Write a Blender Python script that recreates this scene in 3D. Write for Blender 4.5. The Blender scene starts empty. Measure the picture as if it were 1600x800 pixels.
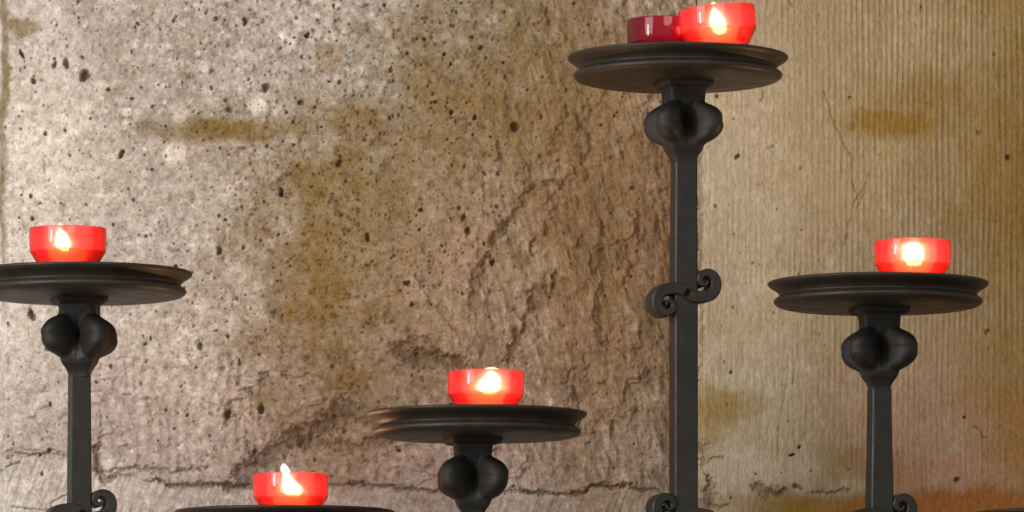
import bpy, bmesh, math
import numpy as np
from mathutils import Vector, Matrix

# ------------------------------------------------------------------ frame of reference
# The photo is a tele shot from slightly below: focal length 9000 px, horizon at row 1300.
F, HOR, CAMZ, CAMY = 9000.0, 1300.0, 0.95, -4.5
U = 0.0005                       # metres per photo pixel at the candle stands
scene = bpy.context.scene
COL = scene.collection
rng = np.random.default_rng(7)

def at(px, py, Y=0.0):
    k = (Y - CAMY) / F
    return Vector(((px - 800) * k, Y, CAMZ + (HOR - py) * k))

def lin(r, g, b):
    f = lambda c: c / 12.92 if c <= 0.04045 else ((c + 0.055) / 1.055) ** 2.4
    return (f(r / 255), f(g / 255), f(b / 255), 1.0)

# ------------------------------------------------------------------ materials
def new_mat(name):
    m = bpy.data.materials.new(name); m.use_nodes = True
    nt = m.node_tree; nt.nodes.clear()
    out = nt.nodes.new('ShaderNodeOutputMaterial')
    return m, nt, out

def N(nt, kind, **kw):
    n = nt.nodes.new(kind)
    for k, v in kw.items():
        if k in n.inputs: n.inputs[k].default_value = v
        else: setattr(n, k, v)
    return n

def mixc(nt, fac, a, b, blend='MIX'):
    n = nt.nodes.new('ShaderNodeMix'); n.data_type = 'RGBA'; n.blend_type = blend
    for sock, v in ((n.inputs[0], fac), (n.inputs[6], a), (n.inputs[7], b)):
        if isinstance(v, bpy.types.NodeSocket): nt.links.new(v, sock)
        else: sock.default_value = v
    return n.outputs[2]

def noise(nt, vec, scale, detail=4, rough=.6):
    n = N(nt, 'ShaderNodeTexNoise', Scale=scale, Detail=detail, Roughness=rough)
    nt.links.new(vec, n.inputs['Vector']); return n.outputs['Fac']

def ramp(nt, fac, lo, hi, a=0.0, b=1.0):
    n = N(nt, 'ShaderNodeMapRange')
    nt.links.new(fac, n.inputs[0])
    for i, v in enumerate((lo, hi, a, b)): n.inputs[i + 1].default_value = v
    return n.outputs[0]

def attr(nt, name):
    n = nt.nodes.new('ShaderNodeAttribute'); n.attribute_name = name
    return n.outputs['Fac']

def wall_material(name, base, stain, warm, pale, pink, dirt, stretch, con=1.0):
    m, nt, out = new_mat(name)
    co = nt.nodes.new('ShaderNodeTexCoord').outputs['Object']
    mp = N(nt, 'ShaderNodeMapping'); mp.inputs['Scale'].default_value = stretch
    nt.links.new(co, mp.inputs['Vector']); v = mp.outputs[0]
    fine = noise(nt, v, 420, 4, .7); mid = noise(nt, v, 150, 5, .7); big = noise(nt, v, 14, 3, .5)
    c = mixc(nt, ramp(nt, big, .35, .65), base, tuple(x * .9 for x in base[:3]) + (1,))
    c = mixc(nt, attr(nt, 'pale'), c, pale)
    c = mixc(nt, attr(nt, 'stain'), c, stain)  # stain: yellow-brown patches in the wall colour
    c = mixc(nt, attr(nt, 'warm'), c, warm)
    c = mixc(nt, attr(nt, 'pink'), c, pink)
    c = mixc(nt, 1.0, c, mixc(nt, ramp(nt, mid, .3, .7), tuple(1 + (q - 1) * con for q in (.66, .63, .58)) + (1,), tuple(1 + (q - 1) * con for q in (1.26, 1.26, 1.27)) + (1,)), 'MULTIPLY')
    c = mixc(nt, 1.0, c, mixc(nt, ramp(nt, fine, .3, .7), (.74, .73, .71, 1), (1.22, 1.22, 1.22, 1)), 'MULTIPLY')
    c = mixc(nt, attr(nt, 'dirt'), c, dirt)  # dirt, plus the painted shade of deep pits
    b = N(nt, 'ShaderNodeBsdfPrincipled', Roughness=.9)
    b.inputs['Specular IOR Level'].default_value = .2
    nt.links.new(c, b.inputs['Base Color'])
    bp = N(nt, 'ShaderNodeBump', Strength=.55, Distance=.0012)
    nt.links.new(mid, bp.inputs['Height'])
    bp2 = N(nt, 'ShaderNodeBump', Strength=.5, Distance=.0005)
    nt.links.new(fine, bp2.inputs['Height']); nt.links.new(bp.outputs[0], bp2.inputs['Normal'])
    nt.links.new(bp2.outputs[0], b.inputs['Normal'])
    nt.links.new(b.outputs[0], out.inputs[0])
    return m

def iron_material(name, a, b_, rust, rust_amt, rough):
    m, nt, out = new_mat(name)
    co = nt.nodes.new('ShaderNodeTexCoord').outputs['Object']
    n1 = noise(nt, co, 60, 4, .6); n2 = noise(nt, co, 350, 3, .6)
    c = mixc(nt, ramp(nt, n1, .35, .65), a, b_)
    n3 = noise(nt, co, 25, 5, .7)
    c = mixc(nt, ramp(nt, n3, .5, .72, 0, rust_amt), c, rust)
    b = N(nt, 'ShaderNodeBsdfPrincipled', Metallic=.15)
    nt.links.new(c, b.inputs['Base Color'])
    nt.links.new(ramp(nt, n1, .3, .7, rough - .08, rough + .1), b.inputs['Roughness'])
    bp = N(nt, 'ShaderNodeBump', Strength=.25, Distance=.0006)
    nt.links.new(n2, bp.inputs['Height'])
    bp2 = N(nt, 'ShaderNodeBump', Strength=.35, Distance=.0015)
    nt.links.new(n1, bp2.inputs['Height']); nt.links.new(bp.outputs[0], bp2.inputs['Normal'])
    nt.links.new(bp2.outputs[0], b.inputs['Normal'])
    nt.links.new(b.outputs[0], out.inputs[0])
    return m

def cup_material(name, tint, body, trans, coat=1.0, haze=.0):
    # red plastic: clear tinted see-through + a share that scatters the flame's light + a glossy skin
    m, nt, out = new_mat(name)
    co = nt.nodes.new('ShaderNodeTexCoord').outputs['Object']
    nz = noise(nt, co, 70, 2, .5)
    tcol = mixc(nt, ramp(nt, nz, .3, .7), tint, tuple(x * .92 for x in tint[:3]) + (1,))
    lw = N(nt, 'ShaderNodeLayerWeight', Blend=.5)
    pw = N(nt, 'ShaderNodeMath', operation='POWER'); nt.links.new(lw.outputs['Facing'], pw.inputs[0]); pw.inputs[1].default_value = 2.2
    tcol = mixc(nt, pw.outputs[0], tcol, tuple(x ** 3 * .75 for x in tint[:3]) + (1,))
    bcol = mixc(nt, pw.outputs[0], body, (body[0] * .42, body[1] * .12, body[2] * .5, 1))
    tr = nt.nodes.new('ShaderNodeBsdfTransparent'); nt.links.new(tcol, tr.inputs[0])
    tl = nt.nodes.new('ShaderNodeBsdfTranslucent'); nt.links.new(bcol, tl.inputs[0])
    df = nt.nodes.new('ShaderNodeBsdfDiffuse'); nt.links.new(bcol, df.inputs[0])
    sc_ = nt.nodes.new('ShaderNodeMixShader'); sc_.inputs[0].default_value = .35
    nt.links.new(tl.outputs[0], sc_.inputs[1]); nt.links.new(df.outputs[0], sc_.inputs[2])
    mx = nt.nodes.new('ShaderNodeMixShader'); mx.inputs[0].default_value = trans
    nt.links.new(sc_.outputs[0], mx.inputs[1]); nt.links.new(tr.outputs[0], mx.inputs[2])
    rf = N(nt, 'ShaderNodeBsdfRefraction', Roughness=.42, IOR=1.12); nt.links.new(tcol, rf.inputs[0])
    m3 = nt.nodes.new('ShaderNodeMixShader'); m3.inputs[0].default_value = haze
    nt.links.new(mx.outputs[0], m3.inputs[1]); nt.links.new(rf.outputs[0], m3.inputs[2]); mx = m3
    gl = N(nt, 'ShaderNodeBsdfGlossy', Roughness=.06)
    bp = N(nt, 'ShaderNodeBump', Strength=.12, Distance=.001); nt.links.new(nz, bp.inputs['Height'])
    nt.links.new(bp.outputs[0], gl.inputs['Normal'])
    fr = N(nt, 'ShaderNodeFresnel', IOR=1.5)
    fm = N(nt, 'ShaderNodeMath', operation='MULTIPLY'); fm.inputs[1].default_value = coat
    nt.links.new(fr.outputs[0], fm.inputs[0])
    m2 = nt.nodes.new('ShaderNodeMixShader'); nt.links.new(fm.outputs[0], m2.inputs[0])
    nt.links.new(mx.outputs[0], m2.inputs[1]); nt.links.new(gl.outputs[0], m2.inputs[2])
    nt.links.new(m2.outputs[0], out.inputs[0])
    return m

def flame_material(name, strength):
    # glow of the flame gas and of the added halo shells: adds light, blocks nothing
    m, nt, out = new_mat(name)
    co = nt.nodes.new('ShaderNodeTexCoord').outputs['Generated']
    sp = nt.nodes.new('ShaderNodeSeparateXYZ'); nt.links.new(co, sp.inputs[0])
    c = mixc(nt, ramp(nt, sp.outputs[2], 0, .5), (1, .52, .16, 1), (1, .74, .36, 1))
    em = N(nt, 'ShaderNodeEmission', Strength=strength); nt.links.new(c, em.inputs[0])
    tr = nt.nodes.new('ShaderNodeBsdfTransparent')
    ad = nt.nodes.new('ShaderNodeAddShader')
    nt.links.new(em.outputs[0], ad.inputs[0]); nt.links.new(tr.outputs[0], ad.inputs[1])
    nt.links.new(ad.outputs[0], out.inputs[0])
    return m

def plain_material(name, a, b_, scale, rough=.8):
    m, nt, out = new_mat(name)
    co = nt.nodes.new('ShaderNodeTexCoord').outputs['Object']
    c = mixc(nt, noise(nt, co, scale, 5, .6), a, b_)
    b = N(nt, 'ShaderNodeBsdfPrincipled', Roughness=rough); nt.links.new(c, b.inputs['Base Color'])
    nt.links.new(b.outputs[0], out.inputs[0])
    return m

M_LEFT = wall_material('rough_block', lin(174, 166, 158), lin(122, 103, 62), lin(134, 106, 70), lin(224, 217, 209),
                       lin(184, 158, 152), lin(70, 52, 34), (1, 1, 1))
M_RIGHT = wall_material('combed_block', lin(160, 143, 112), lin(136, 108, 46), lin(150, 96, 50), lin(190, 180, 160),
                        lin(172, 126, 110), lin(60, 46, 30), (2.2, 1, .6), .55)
M_IRON = iron_material('forged_iron', lin(28, 28, 24), lin(37, 36, 31), lin(62, 46, 32), .5, .5)
M_KNOT = iron_material('forged_iron_knot', lin(28, 28, 26), lin(36, 35, 33), lin(44, 30, 21), .6, .62)
M_PLATE = iron_material('turned_iron_plate', lin(40, 33, 26), lin(47, 40, 32), lin(58, 41, 27), .6, .5)
M_CUP = cup_material('red_plastic', (1.0, .40, .40, 1), (.96, .075, .10, 1), .6, 1.0, .14)
M_CUP_DARK = cup_material('dark_red_plastic', (.84, .09, .17, 1), (.62, .025, .075, 1), .5, 1.0)
M_WAX = cup_material('molten_wax', (1.0, .88, .72, 1), (.95, .72, .5, 1), .7, .2)
M_FLAME = flame_material('flame_gas', 70)
M_HALO = flame_material('halo_inner_glow', 6)  # this and the next two: added bloom halo round the flames
M_HALO2 = flame_material('halo_outer_glow', 2.0)
M_HALO3 = flame_material('halo_rim_glow', .9)
M_WICK = plain_material('charred_wick', lin(80, 40, 30), lin(40, 25, 20), 300)
M_FLOOR = plain_material('stone_floor', lin(120, 108, 92), lin(150, 136, 118), 8)
M_MORTAR = plain_material('old_mortar', lin(96, 80, 60), lin(70, 54, 38), 60)

# ------------------------------------------------------------------ numpy noise on the wall, in photo pixels
def _hash(ix, iy, seed):
    h = (ix.astype(np.int64) * 374761393 + iy.astype(np.int64) * 668265263 + seed * 974634777) & 0xffffffff
    h = ((h ^ (h >> 13)) * 1274126177) & 0xffffffff
    h = ((h ^ (h >> 16)) * 2246822519) & 0xffffffff
    return ((h ^ (h >> 15)) & 0xffffff) / float(0xffffff) * 2 - 1

def vnoise(x, y, seed):
    x0 = np.floor(x); y0 = np.floor(y); fx = x - x0; fy = y - y0
    fx = fx * fx * fx * (fx * (fx * 6 - 15) + 10); fy = fy * fy * fy * (fy * (fy * 6 - 15) + 10)
    x0 = x0.astype(np.int64); y0 = y0.astype(np.int64)
    a = _hash(x0, y0, seed); b = _hash(x0 + 1, y0, seed); c = _hash(x0, y0 + 1, seed); d = _hash(x0 + 1, y0 + 1, seed)
    return (a * (1 - fx) + b * fx) * (1 - fy) + (c * (1 - fx) + d * fx) * fy

def fbm(x, y, seed, octv=4, gain=.5):
    s = np.zeros_like(x); a = 1.0; t = 0
    for o in range(octv):
        s += a * vnoise(x * 2 ** o + 17.3 * o, y * 2 ** o + 9.1 * o, seed + o); t += a; a *= gain
    return s / t

def sst(x, lo, hi):
    t = np.clip((x - lo) / (hi - lo), 0, 1); return t * t * (3 - 2 * t)

class Wall:
    """a height field over the photo's pixel grid, fine inside the frame and coarse beyond it"""
    def __init__(s, xs, ys):
        s.xs, s.ys = xs, ys
        s.X, s.Y = np.meshgrid(xs, ys)
        s.h = np.zeros_like(s.X)
        for k in ('stain', 'warm', 'pale', 'pink', 'dirt'): setattr(s, k, np.zeros_like(s.X))
        s.wx = fbm(s.X / 45, s.Y / 45, 900, 4) ; s.wy = fbm(s.X / 45, s.Y / 45, 950, 4)
        s.fx = fbm(s.X / 7, s.Y / 7, 960, 3); s.fy = fbm(s.X / 7, s.Y / 7, 970, 3)
    def win(s, x, y, r):
        i0, i1 = np.searchsorted(s.xs, (x - r, x + r)); j0, j1 = np.searchsorted(s.ys, (y - r, y + r))
        return slice(j0, j1), slice(i0, i1)
    def blob(s, name, cx, cy, rx, ry, amt, warp=40, soft=.6, rot=0):
        f = getattr(s, name)
        dx = s.X + s.wx * warp - cx; dy = s.Y + s.wy * warp - cy
        if rot:
            c, q = math.cos(math.radians(rot)), math.sin(math.radians(rot)); dx, dy = c * dx + q * dy, -q * dx + c * dy
        d = np.sqrt((dx / rx) ** 2 + (dy / ry) ** 2)
        np.copyto(f, np.maximum(f, amt * (1 - sst(d, 1 - soft, 1 + soft * .6))))
    def pit(s, x, y, rx, ry, rot, depth, dark):
        r = max(rx, ry) * 1.9 + 4
        w = s.win(x, y, r); q = min(1, max(rx, ry) / 4) * 3.2; X = s.X[w] - x + q * s.fx[w]; Y = s.Y[w] - y + q * s.fy[w]
        if X.size == 0: return
        c, q = math.cos(rot), math.sin(rot)
        d = np.sqrt(((c * X + q * Y) / rx) ** 2 + ((-q * X + c * Y) / ry) ** 2)
        s.h[w] -= depth * (1 - sst(d, .45, 1.25))
        s.dirt[w] = np.maximum(s.dirt[w], dark * (1 - sst(d, .5, 1.3)))  # pit colour: dirt plus the shade of a deep hole, painted in
    def lump(s, x, y, rx, ry, rot, height, name, amt):
        r = max(rx, ry) * 1.7 + 4
        w = s.win(x, y, r)
        X = s.X[w] + s.wx[w] * 9 - x; Y = s.Y[w] + s.wy[w] * 9 - y
        if X.size == 0: return
        c, q = math.cos(rot), math.sin(rot)
        d = np.sqrt(((c * X + q * Y) / rx) ** 2 + ((-q * X + c * Y) / ry) ** 2)
        k = 1 - sst(d, .6, 1.15)
        s.h[w] += height * k
        if name:
            f = getattr(s, name); f[w] = np.maximum(f[w], amt * k)
    def stroke(s, pts, width, depth, dark, warp=8, name='dirt', vary=.6, seed=1):
        """carve a crack or a recess along a polyline"""
        x0 = min(p[0] for p in pts) - 3 * width - 25; x1 = max(p[0] for p in pts) + 3 * width + 25
        y0 = min(p[1] for p in pts) - 3 * width - 25; y1 = max(p[1] for p in pts) + 3 * width + 25
        i0, i1 = np.searchsorted(s.xs, (x0, x1)); j0, j1 = np.searchsorted(s.ys, (y0, y1))
        w = (slice(j0, j1), slice(i0, i1))
        X = s.X[w]; Y = s.Y[w]
        X, Y = X + warp * 1.6 * fbm(X / 16, Y / 16, 300 + seed, 5, .7), Y + warp * 1.6 * fbm(X / 16, Y / 16, 340 + seed, 5, .7)
        D = np.full_like(X, 1e9)
        for (ax, ay), (bx, by) in zip(pts[:-1], pts[1:]):
            vx, vy = bx - ax, by - ay; L = vx * vx + vy * vy + 1e-9
            t = np.clip(((X - ax) * vx + (Y - ay) * vy) / L, 0, 1)
            D = np.minimum(D, np.hypot(X - ax - t * vx, Y - ay - t * vy))
        wd = width * (1 + vary * fbm(X / 35, Y / 35, 380 + seed, 3))
        k = 1 - sst(D / np.maximum(wd, .6), .2, 1.25)
        depth = depth * .75
        s.h[w] -= depth * k
        f = getattr(s, name); f[w] = np.maximum(f[w], dark * k * (.75 + .35 * fbm(X / 12, Y / 12, 77, 2)))
    def build(s, name, mat, Yw):
        k = (Yw - CAMY) / F
        ny, nx = s.X.shape
        co = np.empty((ny, nx, 3)); co[..., 0] = (s.X - 800) * k; co[..., 1] = Yw - s.h * k
        co[..., 2] = CAMZ + (HOR - s.Y) * k
        co[..., 2] = np.maximum(co[..., 2], 0.0)
        idx = np.arange(ny * nx).reshape(ny, nx)
        q = np.stack([idx[1:, :-1], idx[1:, 1:], idx[:-1, 1:], idx[:-1, :-1]], -1).reshape(-1, 4)
        me = bpy.data.meshes.new(name)
        me.vertices.add(ny * nx); me.vertices.foreach_set('co', co.ravel())
        me.loops.add(q.size); me.loops.foreach_set('vertex_index', q.ravel().astype(np.int32))
        me.polygons.add(len(q)); me.polygons.foreach_set('loop_start', np.arange(0, q.size, 4, dtype=np.int32))
        me.polygons.foreach_set('use_smooth', np.ones(len(q), dtype=bool))
        me.update(calc_edges=True)
        for a in ('stain', 'warm', 'pale', 'pink', 'dirt'):
            t = me.attributes.new(a, 'FLOAT', 'POINT')
            t.data.foreach_set('value', np.clip(getattr(s, a), 0, 1).ravel().astype(np.float32))
        me.materials.append(mat)
        o = bpy.data.objects.new(name, me); COL.objects.link(o); o['kind'] = 'structure'
        return o

P = 1.25
def axis(lo, a, b, hi):
    fine = np.arange(a, b, P)
    left = a - np.geomspace(4, max(a - lo, 4.1), 24)[::-1] if lo < a else np.array([])
    right = fine[-1] + np.geomspace(4, max(hi - fine[-1], 4.1), 24) if hi > fine[-1] + P else np.array([])
    return np.concatenate([left, fine, right])

YS = axis(-1500, -25, 825, HOR + CAMZ / ((.25 - CAMY) / F))
YW = .25

# ------------------------------------------------------------------ left wall: rough porous block over a lower course
W = Wall(axis(-1500, -25, 1089, 1089), YS)
X, Y = W.X, W.Y
low = lambda x: np.interp(x, [-1500, 0, 100, 150, 180, 250, 330, 400, 550, 620, 700, 850, 940, 1000, 1085],
                          [708, 708, 708, 733, 742, 752, 757, 760, 752, 763, 768, 768, 757, 765, 768])
jy = low(X) + 7 * fbm(X / 40, Y / 40, 5, 4)
upper = 1 - sst(Y, jy - 3, jy + 3)                        # 1 on the upper block
ridge = sst(X + .25 * (Y - 300) + 60 * fbm(X / 90, Y / 90, 8, 3), 660, 830) * upper     # tooled right-hand half
W.h += 7 * fbm(X / 170, Y / 170, 11, 4)
W.h += 1.9 * fbm(X / 22, Y / 22, 12, 5, .62) * (.6 + .4 * upper)
# steep tool ridges, leaning to the right as they go down
xr = X - .26 * Y
W.h += ridge * (4.6 * fbm(xr / 30, Y / 90, 21, 4, .55) + 2.6 * fbm(xr / 8, Y / 24, 25, 4, .62))
# broken-off steps
t = fbm(X / 70 + .3, Y / 90, 31, 4, .6)
W.h += ridge * 3.5 * (sst(t, -.02, .12) + sst(t, .2, .3) - .8)
t2 = fbm(X / 120, Y / 60, 41, 4, .6)
lowz = sst(Y, 480, 620) * upper * (1 - ridge)
W.h += lowz * 3.5 * sst(t2, .02, .12)
# shallow vertical flutes, lower left
fl = sst(Y, 470, 600) * upper * sst(X, 140, 220) * (1 - sst(X, 560, 660))
W.h += fl * .8 * np.sin((X + 14 * fbm(X / 60, Y / 60, 51, 2)) * 2 * math.pi / 17)
# lower course: smoother, with slanting scratches
W.h += (1 - upper) * 1.4 * fbm((X + .35 * Y) / 5, Y / 40, 61, 3)
W.h -= (1 - upper) * 3
# ends of the block fall back into the joints
W.h -= 20 * sst(X, 985, 1100) ** 1.5
W.h -= 26 * (1 - sst(X + 5 * W.wx, -6, 9)) * (X > -60)

# yellow-brown patches: olive band, olive brown middle, warm brown tooled side
W.blob('stain', 370, 206, 165, 22, .9, 14, .7)
W.blob('stain', 560, 300, 190, 150, .9, 90, 1)
W.blob('stain', 500, 430, 150, 170, .8, 90, 1)
W.blob('stain', 520, 590, 170, 110, .8, 90, 1)
W.blob('stain', 640, 215, 160, 40, .8, 40, .8)
W.blob('stain', 800, 120, 240, 200, .85, 70, .9)
W.blob('stain', 960, 250, 130, 220, .45, 60, .8)
W.blob('stain', 640, 500, 150, 80, .3, 50, .8)
W.blob('stain', 28, 44, 34, 16, .85, 16, .5)
W.blob('stain', 4, 160, 9, 300, .75, 10, .6)
W.blob('stain', 516, 92, 23, 24, .4, 7, .25)
W.blob('warm', 950, 420, 220, 520, .85, 80, .8)
W.blob('warm', 760, 420, 240, 330, .7, 80, 1)
W.blob('stain', 505, 440, 75, 240, .95, 60, 1)
W.blob('warm', 505, 480, 90, 200, .35, 60, 1)
W.blob('warm', 1060, 400, 50, 600, .95, 20, .8)
W.blob('warm', 540, 710, 160, 70, .55, 40, .7)
W.blob('pale', 30, 400, 150, 420, .7, 60, .9)  # brightness of the light from the left, painted into the wall colour
W.blob('pale', 230, 560, 120, 90, .35, 60, 1)
W.blob('pale', 690, 400, 60, 150, .22, 50, .9)
W.blob('pale', 810, 420, 70, 100, .28, 60, .7)
W.blob('pink', 180, 650, 300, 130, .3, 60, .9)  # pink candle glow put into the wall colour, here and below
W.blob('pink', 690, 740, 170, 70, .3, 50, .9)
W.blob('pale', 40, 770, 190, 60, .75, 20, .9)
# variegation at grain size
W.stain += np.clip(fbm(X / 60, Y / 60, 71, 5, .6) * .35, -.25, .3) * upper
W.pale += np.clip(fbm(X / 28, Y / 28, 81, 5, .65) - .12, 0, 1) * .9
W.dirt += np.clip(fbm(X / 16, Y / 22, 91, 5, .7) - .3, 0, 1) * .9 * upper
W.dirt += ridge * np.clip(-fbm(xr / 26, Y / 120, 21, 4, .55) - .15, 0, 1) * .55
W.pale += ridge * np.clip(fbm(xr / 8, Y / 24, 25, 4, .62) - .12, 0, 1) * 2.1
W.dirt += ridge * np.clip(-fbm(xr / 8, Y / 24, 25, 4, .62) - .2, 0, 1) * .7
g = fbm(X / 7, Y / 8, 301, 4, .6)
lft = .45 + .55 * sst(X + 60 * W.wx, 120, 420)
W.dirt += np.clip(g - .2, 0, 1) * 1.4 * upper * (1 - .6 * ridge) * lft
W.h -= np.clip(g - .2, 0, 1) * 5 * upper * lft * (1 - .5 * ridge)
W.pale += np.clip(-g - .2, 0, 1) * 1.2 * lft
W.dirt += np.clip(fbm(X / 34, Y / 40, 311, 5, .68) - .2, 0, 1) * .55 * upper * sst(X, 200, 500) * (1 - .6 * ridge)

# pale inclusions
for _ in range(800):
    x, y = rng.uniform(0, 1040), rng.uniform(-20, 720)
    r = rng.uniform(2, 6.5) * (1.4 if rng.random() < .12 else 1)
    W.lump(x, y, r, r * rng.uniform(.5, 1), rng.uniform(0, 3), rng.uniform(.3, 1.6), 'pale', rng.uniform(.25, .75))
for x, y, rx, ry, n, am in ((400, 168, 17, 17, 'pale', .75), (452, 62, 15, 20, 'pale', .6),
                            (275, 240, 22, 26, 'pale', .65), (203, 180, 9, 9, 'pale', .8), (456, 218, 11, 8, 'pale', .6),
                            (325, 108, 9, 8, 'pale', .7), (232, 75, 10, 8, 'pale', .5), (720, 200, 9, 8, 'stain', .6),
                            (372, 560, 9, 14, 'pale', .6), (875, 60, 14, 12, 'pale', .5), (160, 140, 22, 15, 'pale', .45)):
    W.lump(x, y, rx, ry, 0, 2.2, n, am)
q = 1 - sst(np.maximum(abs(X - 516 + 5 * W.fx) / 25, abs(Y - 92 + 5 * W.fy) / 25), .85, 1.1)   # square tan inclusion
W.h += 1.5 * q; W.warm = np.maximum(W.warm, .35 * q); W.stain = np.maximum(W.stain, .3 * q); W.pale = np.maximum(W.pale, .25 * q)
# pits
n = 0
while n < 1900:
    x, y = rng.uniform(2, 1040), rng.uniform(-20, 745)
    dens = (1.0 if 380 < x < 780 and y < 430 else .75) if y < 470 else .42
    if x > 800: dens *= .4
    if y > 600: dens *= .7
    if rng.random() > dens: continue
    r = 1.0 + rng.gamma(1.3, .42); r = min(r, 4.2)
    W.pit(x, y, r, r * rng.uniform(.65, 1.5), rng.uniform(-.5, .5), r * 1.6, min(.95, .3 + r * .17)); n += 1
for x, y, rx, ry, rot in ((132, 117, 7, 10, .5), (383, 34, 4, 7, .1), (358, 173, 5, 5, 0), (352, 158, 3, 4, 0), (470, 162, 5, 4.5, 0),
                          (742, 183, 4, 5, 0), (706, 176, 4, 5, .3), (680, 160, 4, 4, 0), (34, 85, 3, 9, -.4), (52, 127, 4, 6, -.6),
                          (50, 492, 5, 10, -.35), (75, 545, 4, 4, 0), (343, 392, 5, 8, 0), (530, 256, 5, 6, 0), (757, 270, 3, 3, 0),
                          (718, 323, 3, 3, 0), (777, 323, 3.5, 3.5, 0), (724, 340, 5, 6, 0), (730, 362, 4, 6, .3), (988, 295, 4, 4, 0),
                          (190, 240, 4, 8, .4), (104, 100, 4, 8, 0), (85, 100, 4, 6, .3), (415, 138, 6, 7, .3), (408, 640, 5, 8, .2),
                          (355, 648, 5, 9, .25), (338, 30, 4, 4, 0), (752, 75, 5, 5, 0), (804, 198, 6, 8, 0), (612, 110, 4, 4, 0),
                          (78, 632, 3, 5, -.4), (312, 540, 4, 6, 0), (440, 300, 4, 8, .2)):
    W.pit(x, y, rx, ry, rot, max(rx, ry) * 1.2, .78)
# carved recesses, spalls and the course joint
st = W.stroke
st([(545, 640), (500, 668), (455, 690), (405, 722), (385, 745)], 24, 14, .78, 12, seed=2)
st([(470, 690), (540, 700), (620, 690)], 9, 7, .45, 10, seed=3)
st([(622, 548), (660, 560), (716, 566)], 15, 12, .74, 10, seed=4)
st([(640, 535), (672, 532)], 6, 6, .4, 8, seed=5)
st([(835, 293), (818, 320), (798, 345), (765, 375)], 9, 8, .5, 9, seed=6)
st([(742, 480), (748, 430), (762, 400)], 8, 8, .52, 8, seed=7)
st([(832, 400), (836, 370)], 6, 8, .55, 6, seed=8)
st([(870, 430), (862, 460)], 6, 7, .45, 6, seed=9)
st([(850, 445), (828, 490), (808, 530), (800, 560)], 9, 9, .52, 9, seed=10)
st([(900, 610), (906, 680)], 4, 6, .5, 6, seed=11)
st([(648, 430), (675, 475), (708, 515)], 3, 4, .35, 4, seed=12)
st([(880, 286), (850, 288), (830, 296)], 6, 6, .45, 6, seed=13)
st([(0, 708), (45, 709), (95, 707)], 3.5, 5, .4, 4, seed=14)
st([(0, 737), (14, 730), (30, 722)], 2.2, 4, .8, 3, seed=15)
st([(79, 795), (81, 786), (96, 776), (108, 772)], 2.2, 3, .7, 2, seed=16)
st([(20, 792), (50, 795), (78, 796)], 2, 3, .7, 3, seed=28)
st([(150, 700), (154, 735), (165, 752), (175, 745)], 8, 10, .72, 5, seed=17)
st([(156, 640), (158, 690), (150, 720)], 2.2, 3, .45, 5, seed=29)
st([(175, 735), (215, 731), (270, 738), (322, 732)], 4, 6, .55, 6, seed=18)
st([(240, 748), (262, 757), (300, 761), (345, 758), (400, 762)], 4.5, 7, .7, 6, seed=19)
st([(355, 765), (385, 755)], 12, 5, .35, 6, seed=20)
st([(540, 752), (620, 763), (700, 768)], 4, 6, .5, 5, seed=21)
st([(800, 765), (850, 770), (905, 770), (940, 757), (985, 760)], 5, 8, .72, 6, seed=22)
st([(700, 768), (800, 768)], 3, 5, .4, 5, seed=30)
st([(985, 764), (1040, 768)], 3, 5, .5, 5, seed=23)
st([(362, 630), (358, 660)], 6, 7, .5, 6, seed=24)
st([(385, 690), (398, 706)], 5, 6, .4, 6, seed=25)
st([(10, 60), (40, 75)], 5, 4, .4, 6, seed=26)
st([(68, 250), (70, 275)], 2, 3, .5, 3, seed=27)
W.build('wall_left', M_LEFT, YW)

# ------------------------------------------------------------------ right wall: smooth block combed with vertical grooves
W = Wall(axis(1090, 1090, 1625, 3000), YS)
X, Y = W.X, W.Y
jy = np.interp(X, [1085, 1180, 1260, 1330, 1420, 1620], [800, 770, 768, 764, 775, 778]) + 7 * fbm(X / 35, Y / 35, 105, 4)
upper = 1 - sst(Y, jy - 4, jy + 6)
W.h += 4 * fbm(X / 160, Y / 160, 111, 3) + .8 * fbm(X / 18, Y / 18, 112, 4, .6)
comb = (.25 + .75 * sst(X, 1180, 1420)) * (.35 + .65 * (1 - sst(Y, 420, 700))) * upper
ph = (X + 2.5 * fbm(X / 90, Y / 160, 121, 3)) * 2 * math.pi / 8.9
br = .65 + .6 * fbm(X / 14, Y / 70, 131, 3)
W.h += comb * br * 1.15 * np.sin(ph)
W.h += .7 * fbm(X / 4, Y / 60, 141, 3) * upper
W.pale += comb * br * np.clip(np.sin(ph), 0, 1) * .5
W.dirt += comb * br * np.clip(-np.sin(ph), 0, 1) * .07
W.h -= 22 * (1 - sst(X + 4 * W.wx, 1090, 1101))
W.h -= (1 - 1 / (1 + np.exp((Y - jy) / 6.0))) * 3
W.blob('pale', 1140, 420, 130, 520, .6, 40, .9)
W.blob('pale', 1105, 350, 34, 380, .75, 14, .9)
W.blob('pale', 1165, 745, 100, 50, .85, 40, .8)
W.blob('pale', 1360, 760, 60, 14, .4, 14, .7)
W.blob('stain', 1390, 194, 85, 26, .95, 10, .6)
W.blob('stain', 1470, 165, 120, 70, .65, 30, .9)
W.blob('stain', 1600, 300, 130, 560, .75, 50, .9)
W.blob('stain', 1500, 290, 90, 60, .35, 40, .9)
W.blob('stain', 1120, 640, 60, 46, .75, 30, .8)
W.blob('stain', 1270, 800, 110, 32, .9, 14, .5)
W.blob('stain', 1330, 725, 40, 30, .55, 20, .8)
W.blob('warm', 1500, 800, 200, 44, 1, 14, .5)
W.blob('warm', 1400, 745, 60, 40, .6, 25, .8)
W.blob('warm', 1600, 700, 90, 120, .5, 40, .9)
W.blob('pink', 1500, 740, 80, 26, .8, 25, .9)  # red candle light on the lower wall, painted as colour
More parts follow.
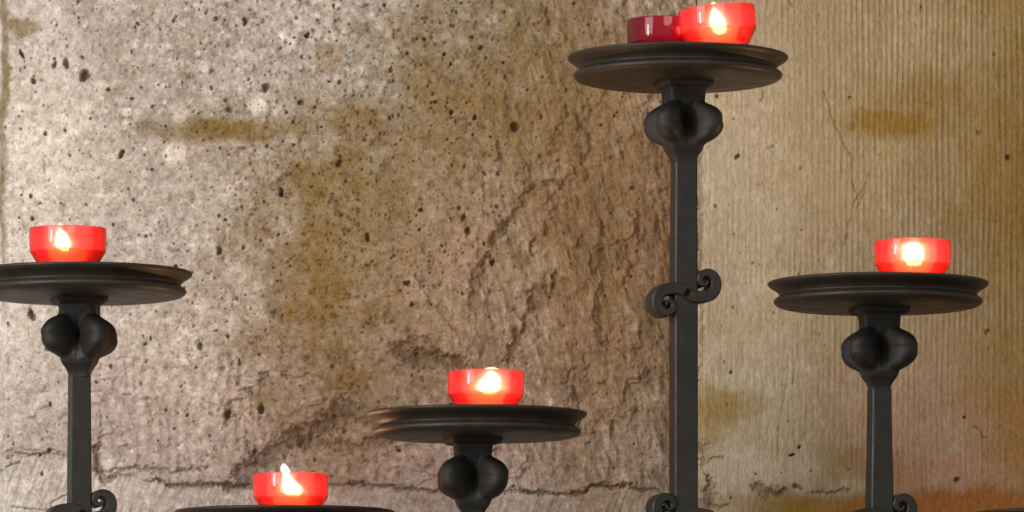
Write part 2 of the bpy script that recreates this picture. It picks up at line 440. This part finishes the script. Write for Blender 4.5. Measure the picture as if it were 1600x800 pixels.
W.blob('pink', 1420, 640, 130, 110, .45, 50, .9)
W.stain += np.clip(fbm(X / 50, Y / 70, 171, 5, .6) * .3, -.2, .25)
W.pale += np.clip(fbm(X / 20, Y / 34, 181, 5, .65) - .15, 0, 1) * .6
W.dirt += np.clip(fbm(X / 12, Y / 18, 191, 5, .7) - .36, 0, 1) * .9
st = W.stroke
st([(1288, 143), (1303, 190), (1318, 225), (1329, 247), (1331, 285), (1336, 300)], 1.3, 2, .6, 3, seed=41)
st([(1358, 270), (1350, 295), (1336, 312), (1328, 345), (1320, 380)], 1.4, 2, .45, 4, seed=42)
st([(1340, 330), (1352, 300)], 1.4, 2, .4, 5, seed=55)
st([(1190, 158), (1194, 142)], 2.2, 2, .6, 3, seed=43)
st([(1200, 232), (1208, 228)], 2.2, 2, .55, 3, seed=44)
st([(1522, 668), (1532, 672), (1537, 684), (1544, 684)], 2, 2, .75, 2, seed=45)
st([(1232, 0), (1240, 10)], 1.4, 2, .5, 2, seed=46)
st([(1228, 600), (1218, 660), (1216, 720)], 1.3, 1.5, .35, 4, seed=47)
st([(1248, 540), (1240, 600)], 1.3, 1.5, .3, 4, seed=48)
st([(1092, 240), (1096, 330), (1092, 420), (1098, 510), (1094, 600)], 5, 4, .55, 6, vary=1.4, seed=49)
st([(1096, 700), (1100, 740), (1112, 770), (1100, 800)], 11, 7, .62, 10, vary=1.3, seed=50)
st([(1112, 720), (1132, 712)], 4, 4, .55, 8, seed=51)
st([(1182, 762), (1200, 772), (1225, 768)], 6, 7, .55, 7, seed=52)
st([(1244, 760), (1252, 764)], 6, 8, .75, 4, seed=53)
st([(1270, 772), (1330, 764)], 3, 4, .35, 6, seed=54)
st([(1105, 790), (1135, 790)], 4, 4, .5, 7, seed=56)
for _ in range(90):
    r = .9 + rng.gamma(1.2, .45)
    W.pit(rng.uniform(1095, 1610), rng.uniform(0, 800), r, r * rng.uniform(.8, 1.8), 0, r * 1.1, rng.uniform(.3, .7))
for x, y, r in ((1143, 582, 3), (1238, 712, 4), (1250, 698, 3), (1495, 750, 4), (1152, 245, 4), (1120, 150, 3), (1508, 652, 3), (1575, 245, 4)):
    W.pit(x, y, r, r, 0, r * 1.2, .8)
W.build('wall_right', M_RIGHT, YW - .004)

def obj(name, me, mat, parent=None, loc=None, rz=0.0):
    if mat and not me.materials: me.materials.append(mat)
    o = bpy.data.objects.new(name, me); COL.objects.link(o)
    if parent: o.parent = parent
    if loc is not None: o.location = loc
    o.rotation_euler.z = rz
    return o

def mesh_from(name, verts, faces, smooth=True, weld=False, sharp=None):
    me = bpy.data.meshes.new(name); me.from_pydata([tuple(v) for v in verts], [], faces)
    bm = bmesh.new(); bm.from_mesh(me)
    if weld: bmesh.ops.remove_doubles(bm, verts=bm.verts, dist=1e-6)
    bmesh.ops.recalc_face_normals(bm, faces=bm.faces)
    for f in bm.faces: f.smooth = smooth
    if sharp:
        for e in bm.edges:
            if len(e.link_faces) == 2 and e.calc_face_angle(0) > math.radians(sharp): e.smooth = False
    bm.to_mesh(me); bm.free(); return me

def box_mesh(name, x0, x1, y0, y1, z0, z1):
    v = [(x, y, z) for z in (z0, z1) for x, y in ((x0, y0), (x1, y0), (x1, y1), (x0, y1))]
    return mesh_from(name, v, [(0, 3, 2, 1), (4, 5, 6, 7), (0, 1, 5, 4), (1, 2, 6, 5), (2, 3, 7, 6), (3, 0, 4, 7)], False)

o = obj('floor', box_mesh('floor', -3, 3, -5.5, .245, -.06, 0), M_FLOOR); o['kind'] = 'structure'
jx = at(1087, 0, YW + .03)[0]
o = obj('trim_1', box_mesh('joint_mortar', jx - .02, jx + .02, YW + .016, YW + .05, 0, 2.6), M_MORTAR); o['kind'] = 'structure'

# ------------------------------------------------------------------ mesh makers (photo pixels -> metres)
def lathe(name, prof, seg=96, wob=None):
    v, f = [], []
    n = len(prof)
    for i in range(seg):
        a = 2 * math.pi * i / seg
        for r, z in prof: v.append((r * U * math.cos(a), r * U * math.sin(a), z * U))
    for i in range(seg):
        j = (i + 1) % seg
        for k in range(n - 1): f.append((i * n + k, j * n + k, j * n + k + 1, i * n + k + 1))
    return mesh_from(name, v, f, weld=True, sharp=50)

def smooth_prof(pts, sub=6):
    P_ = [Vector(p) for p in pts]; out = []
    for i in range(len(P_) - 1):
        p0, p1, p2, p3 = P_[max(i - 1, 0)], P_[i], P_[i + 1], P_[min(i + 2, len(P_) - 1)]
        for k in range(sub):
            t = k / sub
            out.append(.5 * ((2 * p1) + (p2 - p0) * t + (2 * p0 - 5 * p1 + 4 * p2 - p3) * t * t + (3 * p1 - p0 - 3 * p2 + p3) * t ** 3))
    out.append(P_[-1]); return [tuple(p) for p in out]

PLATE = lathe('drip_plate', [(0, -5), (152, -5)] + smooth_prof([(160, -4), (166, -1), (169.5, 0), (172, -1.6), (172.2, -4), (169, -7.6), (163, -11.2), (157.5, -15.2),
              (154.5, -19), (154, -21.4), (157, -23.8), (161.2, -26.4), (163, -29.8), (161.5, -34), (156, -37.6), (147, -39.8)]) + [(100, -40.5), (0, -40.5)], 160)

def prism(name, rings, bevel=3):
    """square bar with chamfered edges; rings = [(z, half width)]"""
    v, f = [], []
    for z, a in rings:
        c = a - min(bevel, a * .3)
        for x, y in ((c, -a), (a, -c), (a, c), (c, a), (-c, a), (-a, c), (-a, -c), (-c, -a)):
            v.append((x * U, y * U, z * U))
    for k in range(len(rings) - 1):
        for i in range(8):
            j = (i + 1) % 8; f.append((k * 8 + i, k * 8 + j, k * 8 + 8 + j, k * 8 + 8 + i))
    f.append(tuple(range(8))); f.append(tuple(range((len(rings) - 1) * 8, len(rings) * 8)))
    return mesh_from(name, v, f, smooth=False)

COLLAR = prism('collar', [(-40, 40), (-44, 40), (-48, 38.5), (-51, 34)], 7)

def knot_mesh(a_stem, seed):
    """square neck, four round lobes folded out of the bar's edges, a deep dimple in each face, taper to the stem"""
    na, nz = 144, 90
    z = np.linspace(57, -64, nz)[:, None]; ph = np.linspace(0, 2 * math.pi, na, endpoint=False)[None, :]
    core = np.interp(z, [-64, -58, -50, -44, -36, -26, 0, 24, 34, 50, 57], [a_stem, a_stem + .6, 20.5, 25, 28, 26, 12, 25, 29, 30, 32])
    c, s = np.abs(np.cos(ph)), np.abs(np.sin(ph))
    r = core / (c ** 9 + s ** 9) ** (1 / 9)
    crn = np.mod(ph, math.pi / 2) - math.pi / 4
    E, rz = 68.5, 34.5
    prof = np.clip(1 - np.abs((z + 1) / rz) ** 2.5, 0, 1) ** (1 / 2.5)
    lobe = E * prof / (1 + np.abs(crn / .44) ** 4)
    lobe = lobe - 9 * np.exp(-((z + 1) / 5) ** 2) * np.exp(-((np.abs(crn) - .55) / .2) ** 2)
    kk = 4.0
    r = np.where(lobe > 0, np.logaddexp(r / kk, lobe / kk) * kk, r)
    for _ in range(3):
        r = .5 * r + .25 * (np.roll(r, 1, 1) + np.roll(r, -1, 1))
        rr = r.copy(); rr[1:-1] = .5 * r[1:-1] + .25 * (r[2:] + r[:-2]); r = rr
    face = math.pi / 4 - np.abs(crn)
    # star-shaped dimple in every face
    r -= 4 * np.exp(-(face / .24) ** 2 - ((z + 1) / 13) ** 2) + 3 * np.exp(-(face / .07) ** 2 - ((z + 1) / 24) ** 2) + 3 * np.exp(-(face / .5) ** 2 - ((z + 1) / 4) ** 2)
    PH = np.broadcast_to(ph, r.shape); Z = np.broadcast_to(z, r.shape)
    r += 1.3 * vnoise(np.cos(PH) * 2.2 + seed, np.sin(PH) * 2.2 + Z / 13, 500 + seed) * sst(45 - np.abs(Z), 0, 15)
    v = np.stack([r * np.cos(PH), r * np.sin(PH), Z], -1).reshape(-1, 3) * U
    f = [(k * na + i, k * na + (i + 1) % na, (k + 1) * na + (i + 1) % na, (k + 1) * na + i) for k in range(nz - 1) for i in range(na)]
    f.append(tuple(range(na))); f.append(tuple(range((nz - 1) * na, nz * na)))
    return mesh_from('knot', v, f, sharp=60)

def scroll_mesh(flip, mirror):
    """a flat bar that leaves the stem and curls into a spiral eye"""
    E = (30.0, 19.0)
    pts = [(-4, 1.5, 7.5), (6, -4, 8), (15, -6.5, 8)]
    for a, rr, w in ((-78, 23.5, 8), (-55, 21.8, 8), (-30, 19.6, 7.6), (0, 17.4, 7.2), (30, 15.7, 6.6), (60, 14, 6), (90, 12.4, 5.4), (120, 11, 4.9),
                     (150, 9.8, 4.4), (180, 8.6, 4), (215, 7.2, 3.4), (250, 6, 2.9), (290, 4.8, 2.4), (330, 3.7, 1.9), (370, 2.6, 1.5)):
        pts.append((E[0] + rr * math.cos(math.radians(a)), E[1] + rr * math.sin(math.radians(a)), w))
    P_ = [Vector((p[0], p[1], p[2] * 1.14)) for p in smooth_prof(pts, 4)]
    v, f = [], []
    DY, CH = 22.0, 2.0
    for i, p in enumerate(P_):
        d = (P_[min(i + 1, len(P_) - 1)] - P_[max(i - 1, 0)]); d.z = 0; d.normalize()
        nx, nz = -d.y, d.x; w = p.z; c = min(CH, w * .45)
        for s, y in ((w, -DY + c), (w - c, -DY), (-w + c, -DY), (-w, -DY + c), (-w, DY - c), (-w + c, DY), (w - c, DY), (w, DY - c)):
            x, z = p.x + nx * s, p.y + nz * s
            if flip: x, z = -x, -z
            if mirror: x = -x
            v.append((x * U, y * U, z * U))
    for k in range(len(P_) - 1):
        for i in range(8):
            j = (i + 1) % 8; f.append((k * 8 + i, k * 8 + j, k * 8 + 8 + j, k * 8 + 8 + i))
    f.append(tuple(range(8))); f.append(tuple(range(len(v) - 8, len(v))))
    return mesh_from('scroll', v, f, smooth=True, sharp=38)

SCROLLS = {(fl, mi): scroll_mesh(fl, mi) for fl in (0, 1) for mi in (0, 1)}
FOOT = lathe('foot', [(0, 0), (128, 0), (130, 6)] + smooth_prof([(126, 14), (90, 24), (48, 44), (34, 70), (26, 100)]) + [(0, 100)], 64)
TH = math.radians(14)
M_STAND_GROUP = 'black iron candle stands'

def stand(px, py, Yd, knob_dx, label, a0=16.5, a1=19, scrolls=(), seed=0, drop=105, tilt=0.0, knot_turn=5):
    """px, py: middle of the plate's rim in the photo; scrolls: rows (photo px) of the S-scrolls on the stem, mirrored or not"""
    rim = at(px, py, Yd)
    k = (Yd - CAMY) / F / U                                     # px at this depth -> U
    axis_x = rim.x + knob_dx * U
    root = bpy.data.objects.new('candle_stand', None); COL.objects.link(root)
    root.empty_display_size = .05
    root.location = (axis_x, Yd, 0)
    root['label'] = label; root['category'] = 'candle stand'; root['group'] = M_STAND_GROUP
    H = rim.z
    pl = obj('drip_plate', PLATE, M_PLATE, root, (rim.x - axis_x, 0, H), .7 * seed)
    if tilt: pl.rotation_euler.x = tilt
    obj('collar', COLLAR, M_KNOT, root, (0, 0, H), TH)
    kz = H - drop * U
    obj('knot', knot_mesh(a0, seed), M_KNOT, root, (0, 0, kz), math.radians(knot_turn))
    zs = [0, -40, -100, -160, -215]
    rings = [(-62 + z, a0 + (a1 - a0) * sst(np.array(float(-z)), 0, 230).item()) for z in zs]
    bottom = -(kz / U) + 85
    rings += [(-62 - 260, a1), (bottom, a1 + 1.5)]
    obj('stem', prism('stem', rings, 2.2), M_IRON, root, (0, 0, kz), TH)
    for row, mi in scrolls:
        zz = CAMZ + (HOR - row) * (Yd - CAMY) / F
        for fl in (0, 1):
            obj('scroll', SCROLLS[(fl, mi)], M_IRON, root, (0, 0, zz), TH)
    obj('foot', FOOT, M_IRON, root, (0, 0, 0))
    return root, rim

S_left, r_left = stand(128, 425, .0, -4, 'iron candle stand at the left edge, plate cut by the frame, one red candle', 15.7, 17.2, [(803, 0)], 1, 100, knot_turn=-5)
S_tall, r_tall = stand(1059, 88, .0, 9, 'tallest iron candle stand with two red cups on plate and S-scroll halfway down stem', 17, 18.6, [(459, 0), (810, 1)], 2, 105, knot_turn=14)
S_mid, r_mid = stand(745, 644, .0, -6, 'iron candle stand in the middle, between tall stand and lowest lit plate', 16, 18, [], 3, 102, knot_turn=3)
S_right, r_right = stand(1372, 441, .0, 2, 'iron candle stand before the combed right wall with one candle on its plate', 15.6, 18.6, [(810, 0)], 4, 105, knot_turn=6)
S_low, r_low = stand(445, 798, .0, 0, 'lowest iron candle stand with only its plate rim showing under a lit red cup', 16, 18, [], 5, 103)
S_corner, r_corner = stand(1690, 801, .0, 0, 'iron candle stand at bottom right corner, only a sliver of empty plate rim showing', 16, 18, [], 6, 103)

# ------------------------------------------------------------------ red cups
Hc = 68.0
def cup_prof(h=Hc):
    o_ = [(0, 0), (43, 0), (45, 1.2), (45.5, 3), (45.7, 9), (46.6, 11.5), (58, 29.5), (59.3, 32.5), (60, h - 1.2), (59.4, h)]
    i_ = [(57.6, h), (57.2, h - 1.2), (56.4, 33), (55.2, 30.5), (44.2, 13), (42.6, 10.5), (42, 4.5), (0, 4.5)]
    return o_ + i_
CUP = lathe('cup', cup_prof(), 96)
WAX = lathe('wax', [(0, 5), (41.3, 5), (41.9, 11), (43.6, 14), (53.6, 30), (55, 33), (55.3, 34), (54, 33), (10, 32.4), (0, 32.4)], 80)
WAX_LOW = lathe('wax', [(0, 5), (41.3, 5), (41.8, 10.5), (41, 11.5), (0, 11)], 80)

def tube(name, pts, rad):
    P_ = [Vector(p) for p in smooth_prof(pts, 4)]; v, f = [], []
    for i, p in enumerate(P_):
        for k in range(8):
            a = 2 * math.pi * k / 8; v.append(((p.x + rad * math.cos(a)) * U, (p.y + rad * math.sin(a)) * U, p.z * U))
    for i in range(len(P_) - 1):
        for k in range(8): f.append((i * 8 + k, i * 8 + (k + 1) % 8, i * 8 + 8 + (k + 1) % 8, i * 8 + 8 + k))
    f.append(tuple(range(8))); f.append(tuple(range(len(v) - 8, len(v))))
    return mesh_from(name, v, f)

def flame_mesh(rings, name='flame', grow=1.0):
    """rings from the bottom up: (x, z, half width)"""
    if grow > 1:
        zc = sum(r[1] for r in rings) / len(rings); g2 = 1 + (grow - 1) * .35
        rings = [(x, zc + (z - zc) * g2, w) for x, z, w in rings]
        rings[0] = rings[0][:2] + (.5,)
    P_ = [Vector(p) for p in smooth_prof(rings, 5)]; v, f = [], []
    n = 20
    for p in P_:
        for k in range(n):
            a = 2 * math.pi * k / n; w = max(p.z * 1.12 * grow, .15)
            v.append(((p.x + w * math.cos(a)) * U, .8 * w * math.sin(a) * U, p.y * U))
    for i in range(len(P_) - 1):
        for k in range(n): f.append((i * n + k, i * n + (k + 1) % n, (i + 1) * n + (k + 1) % n, (i + 1) * n + k))
    f.append(tuple(range(n))); f.append(tuple(range(len(v) - n, len(v))))
    return mesh_from(name, v, f)

GLOW, FY = .075, -24
def candle(rim, cx, dy, label, flame=None, wick=None, tilt=0.0, power=GLOW, rot=0.0, lift=0.0, lit=True):
    """cx: photo column of the cup; dy: photo px behind (+) or before (-) the plate's middle"""
    Yd = dy * U
    x = (cx - 800) * (Yd - CAMY) / F
    root = bpy.data.objects.new('votive_candle', None); COL.objects.link(root); root.empty_display_size = .03
    root.location = (x, Yd, rim.z - 4.9 * U + lift * U)
    root['label'] = label; root['category'] = 'candle'; root['group'] = 'red votive candles'
    if tilt:   # leans on its left bottom edge
        root.location.x -= 45 * U * (1 - math.cos(tilt)); root.location.z += 45 * U * math.sin(tilt)
        root.rotation_euler.y = -tilt
    obj('cup', CUP if lit else CUP.copy(), M_CUP, root, (0, 0, 0), rot)
    if not lit:
        c = root.children[0]; c.data.materials.clear(); c.data.materials.append(M_CUP_DARK)
    obj('wax', WAX if lit else WAX_LOW, M_WAX, root, (0, 0, 0))
    if wick: obj('wick', tube('wick', wick, 1.6), M_WICK, root, (0, FY * U, 0))
    if flame:
        fl = obj('flame', flame_mesh(flame), M_FLAME, root, (0, FY * U, 0))
        obj('flame_halo', flame_mesh(flame, 'flame_halo', 1.3), M_HALO, fl, (0, 0, 0))  # added glowing shells that imitate the bloom around the flame
        obj('flame_halo', flame_mesh(flame, 'flame_halo', 1.75), M_HALO2, fl, (0, 0, 0))
        if flame[-1][1] < 70:
            obj('flame_halo', flame_mesh(flame, 'flame_halo', 2.4), M_HALO3, fl, (0, 0, 0))
        L = bpy.data.lights.new('flame_light', 'POINT'); L.energy = power; L.color = (1, .62, .28); L.shadow_soft_size = .004
        mid_ = flame[len(flame) // 2]
        lo = bpy.data.objects.new('flame_light', L); COL.objects.link(lo); lo.parent = root; lo.location = (mid_[0] * U, FY * U, mid_[1] * U)
    return root

candle(r_left, 106, -40, 'lit red cup with leaning pointed flame on the left-edge iron stand',
       [(-2, 32, 4), (-5, 38, 9), (-6, 46, 9.5), (-7, 54, 7), (-9, 60, 4), (-11, 66, .5)], [(-1, 30, 20), (-2, 0, 34), (-3, 0, 42)] and [(-2, 0, 20), (-2, 0, 30), (-2, 0, 43)])
candle(r_mid, 759, 5, 'lit red cup with broad bright flame on the middle iron stand',
       [(6, 33, 8), (4, 40, 14), (5, 48, 14), (8, 56, 11), (9, 62, 7), (9, 66, 2)], [(11, 0, 20), (11, 0, 30), (12, 0, 42)])
candle(r_low, 454, 105, 'lit red cup with flame tip rising above its rim on the lowest plate',
       [(6, 34, 9), (4, 40, 12), (2, 48, 12), (-2, 56, 8), (-6, 66, 4.2), (-9, 74, 2.8), (-10, 78, .6)], [(5, 0, 20), (5, 0, 34), (4, 0, 42)])
candle(r_right, 1426, 0, 'lit red cup with wide flame on the right iron stand before the combed wall',
       [(0, 30, 8), (0, 36, 12), (-1, 44, 13), (-1, 52, 13), (-2, 58, 12), (-2, 63, 5)], [(0, 0, 20), (0, 0, 36)])
candle(r_tall, 1126, -50, 'lit red cup tilted and standing in front of darker cup on the tallest stand',
       [(2, 26, 5), (1, 32, 9), (-1, 42, 10), (-2, 52, 8), (-4, 60, 4), (-5, 66, .5)], [(4, 0, 20), (4, 0, 34)], tilt=math.radians(5.5), rot=.5)
candle(r_tall, 1039, 52, 'unlit dark red cup behind the lit one on the tallest stand', None, [(-5, 0, 8), (-5, 0, 22)], lit=False)

# ------------------------------------------------------------------ light
def area(name, loc, target, size, energy, color, size_y=None):
    L = bpy.data.lights.new(name, 'AREA'); L.energy = energy; L.color = color; L.size = size
    if size_y: L.shape = 'RECTANGLE'; L.size_y = size_y
    o = bpy.data.objects.new(name, L); COL.objects.link(o); o.location = loc
    o.rotation_euler = (Vector(target) - Vector(loc)).to_track_quat('-Z', 'Y').to_euler()
    return o
area('window_light', (-1.45, -1.2, 2.0), (-.25, .25, 1.5), .9, 20, (1.0, .98, .97), 1.3)
area('streak_strip', (-1.75, -1.35, 1.7), (0, 0, 1.5), .12, 16, (1.0, .97, .95), .9)  # added unseen strip lamp, makes the white streaks on the cups
area('nave_light', (.6, -3.6, 3.2), (0, .25, 1.5), 1.6, 35, (1.0, .95, .85))

w = bpy.data.worlds.new('chapel'); scene.world = w; w.use_nodes = True
bg = w.node_tree.nodes['Background']; bg.inputs[0].default_value = (1.0, .96, .90, 1); bg.inputs[1].default_value = .42

# ------------------------------------------------------------------ camera
cam = bpy.data.cameras.new('camera'); co = bpy.data.objects.new('camera', cam); COL.objects.link(co)
cam.sensor_width = 36; cam.lens = 36 * F / 1600; cam.shift_y = (HOR - 400) / 1600
co.location = (0, CAMY, CAMZ); co.rotation_euler = (math.pi / 2, 0, 0)
cam.clip_start = .05; cam.clip_end = 50
scene.camera = co

scene.view_settings.view_transform = 'Standard'
scene.view_settings.look = 'None'
scene.view_settings.exposure = 0
cy = scene.cycles
cy.max_bounces = 10; cy.transparent_max_bounces = 32; cy.use_denoising = True
cy.sample_clamp_indirect = 6
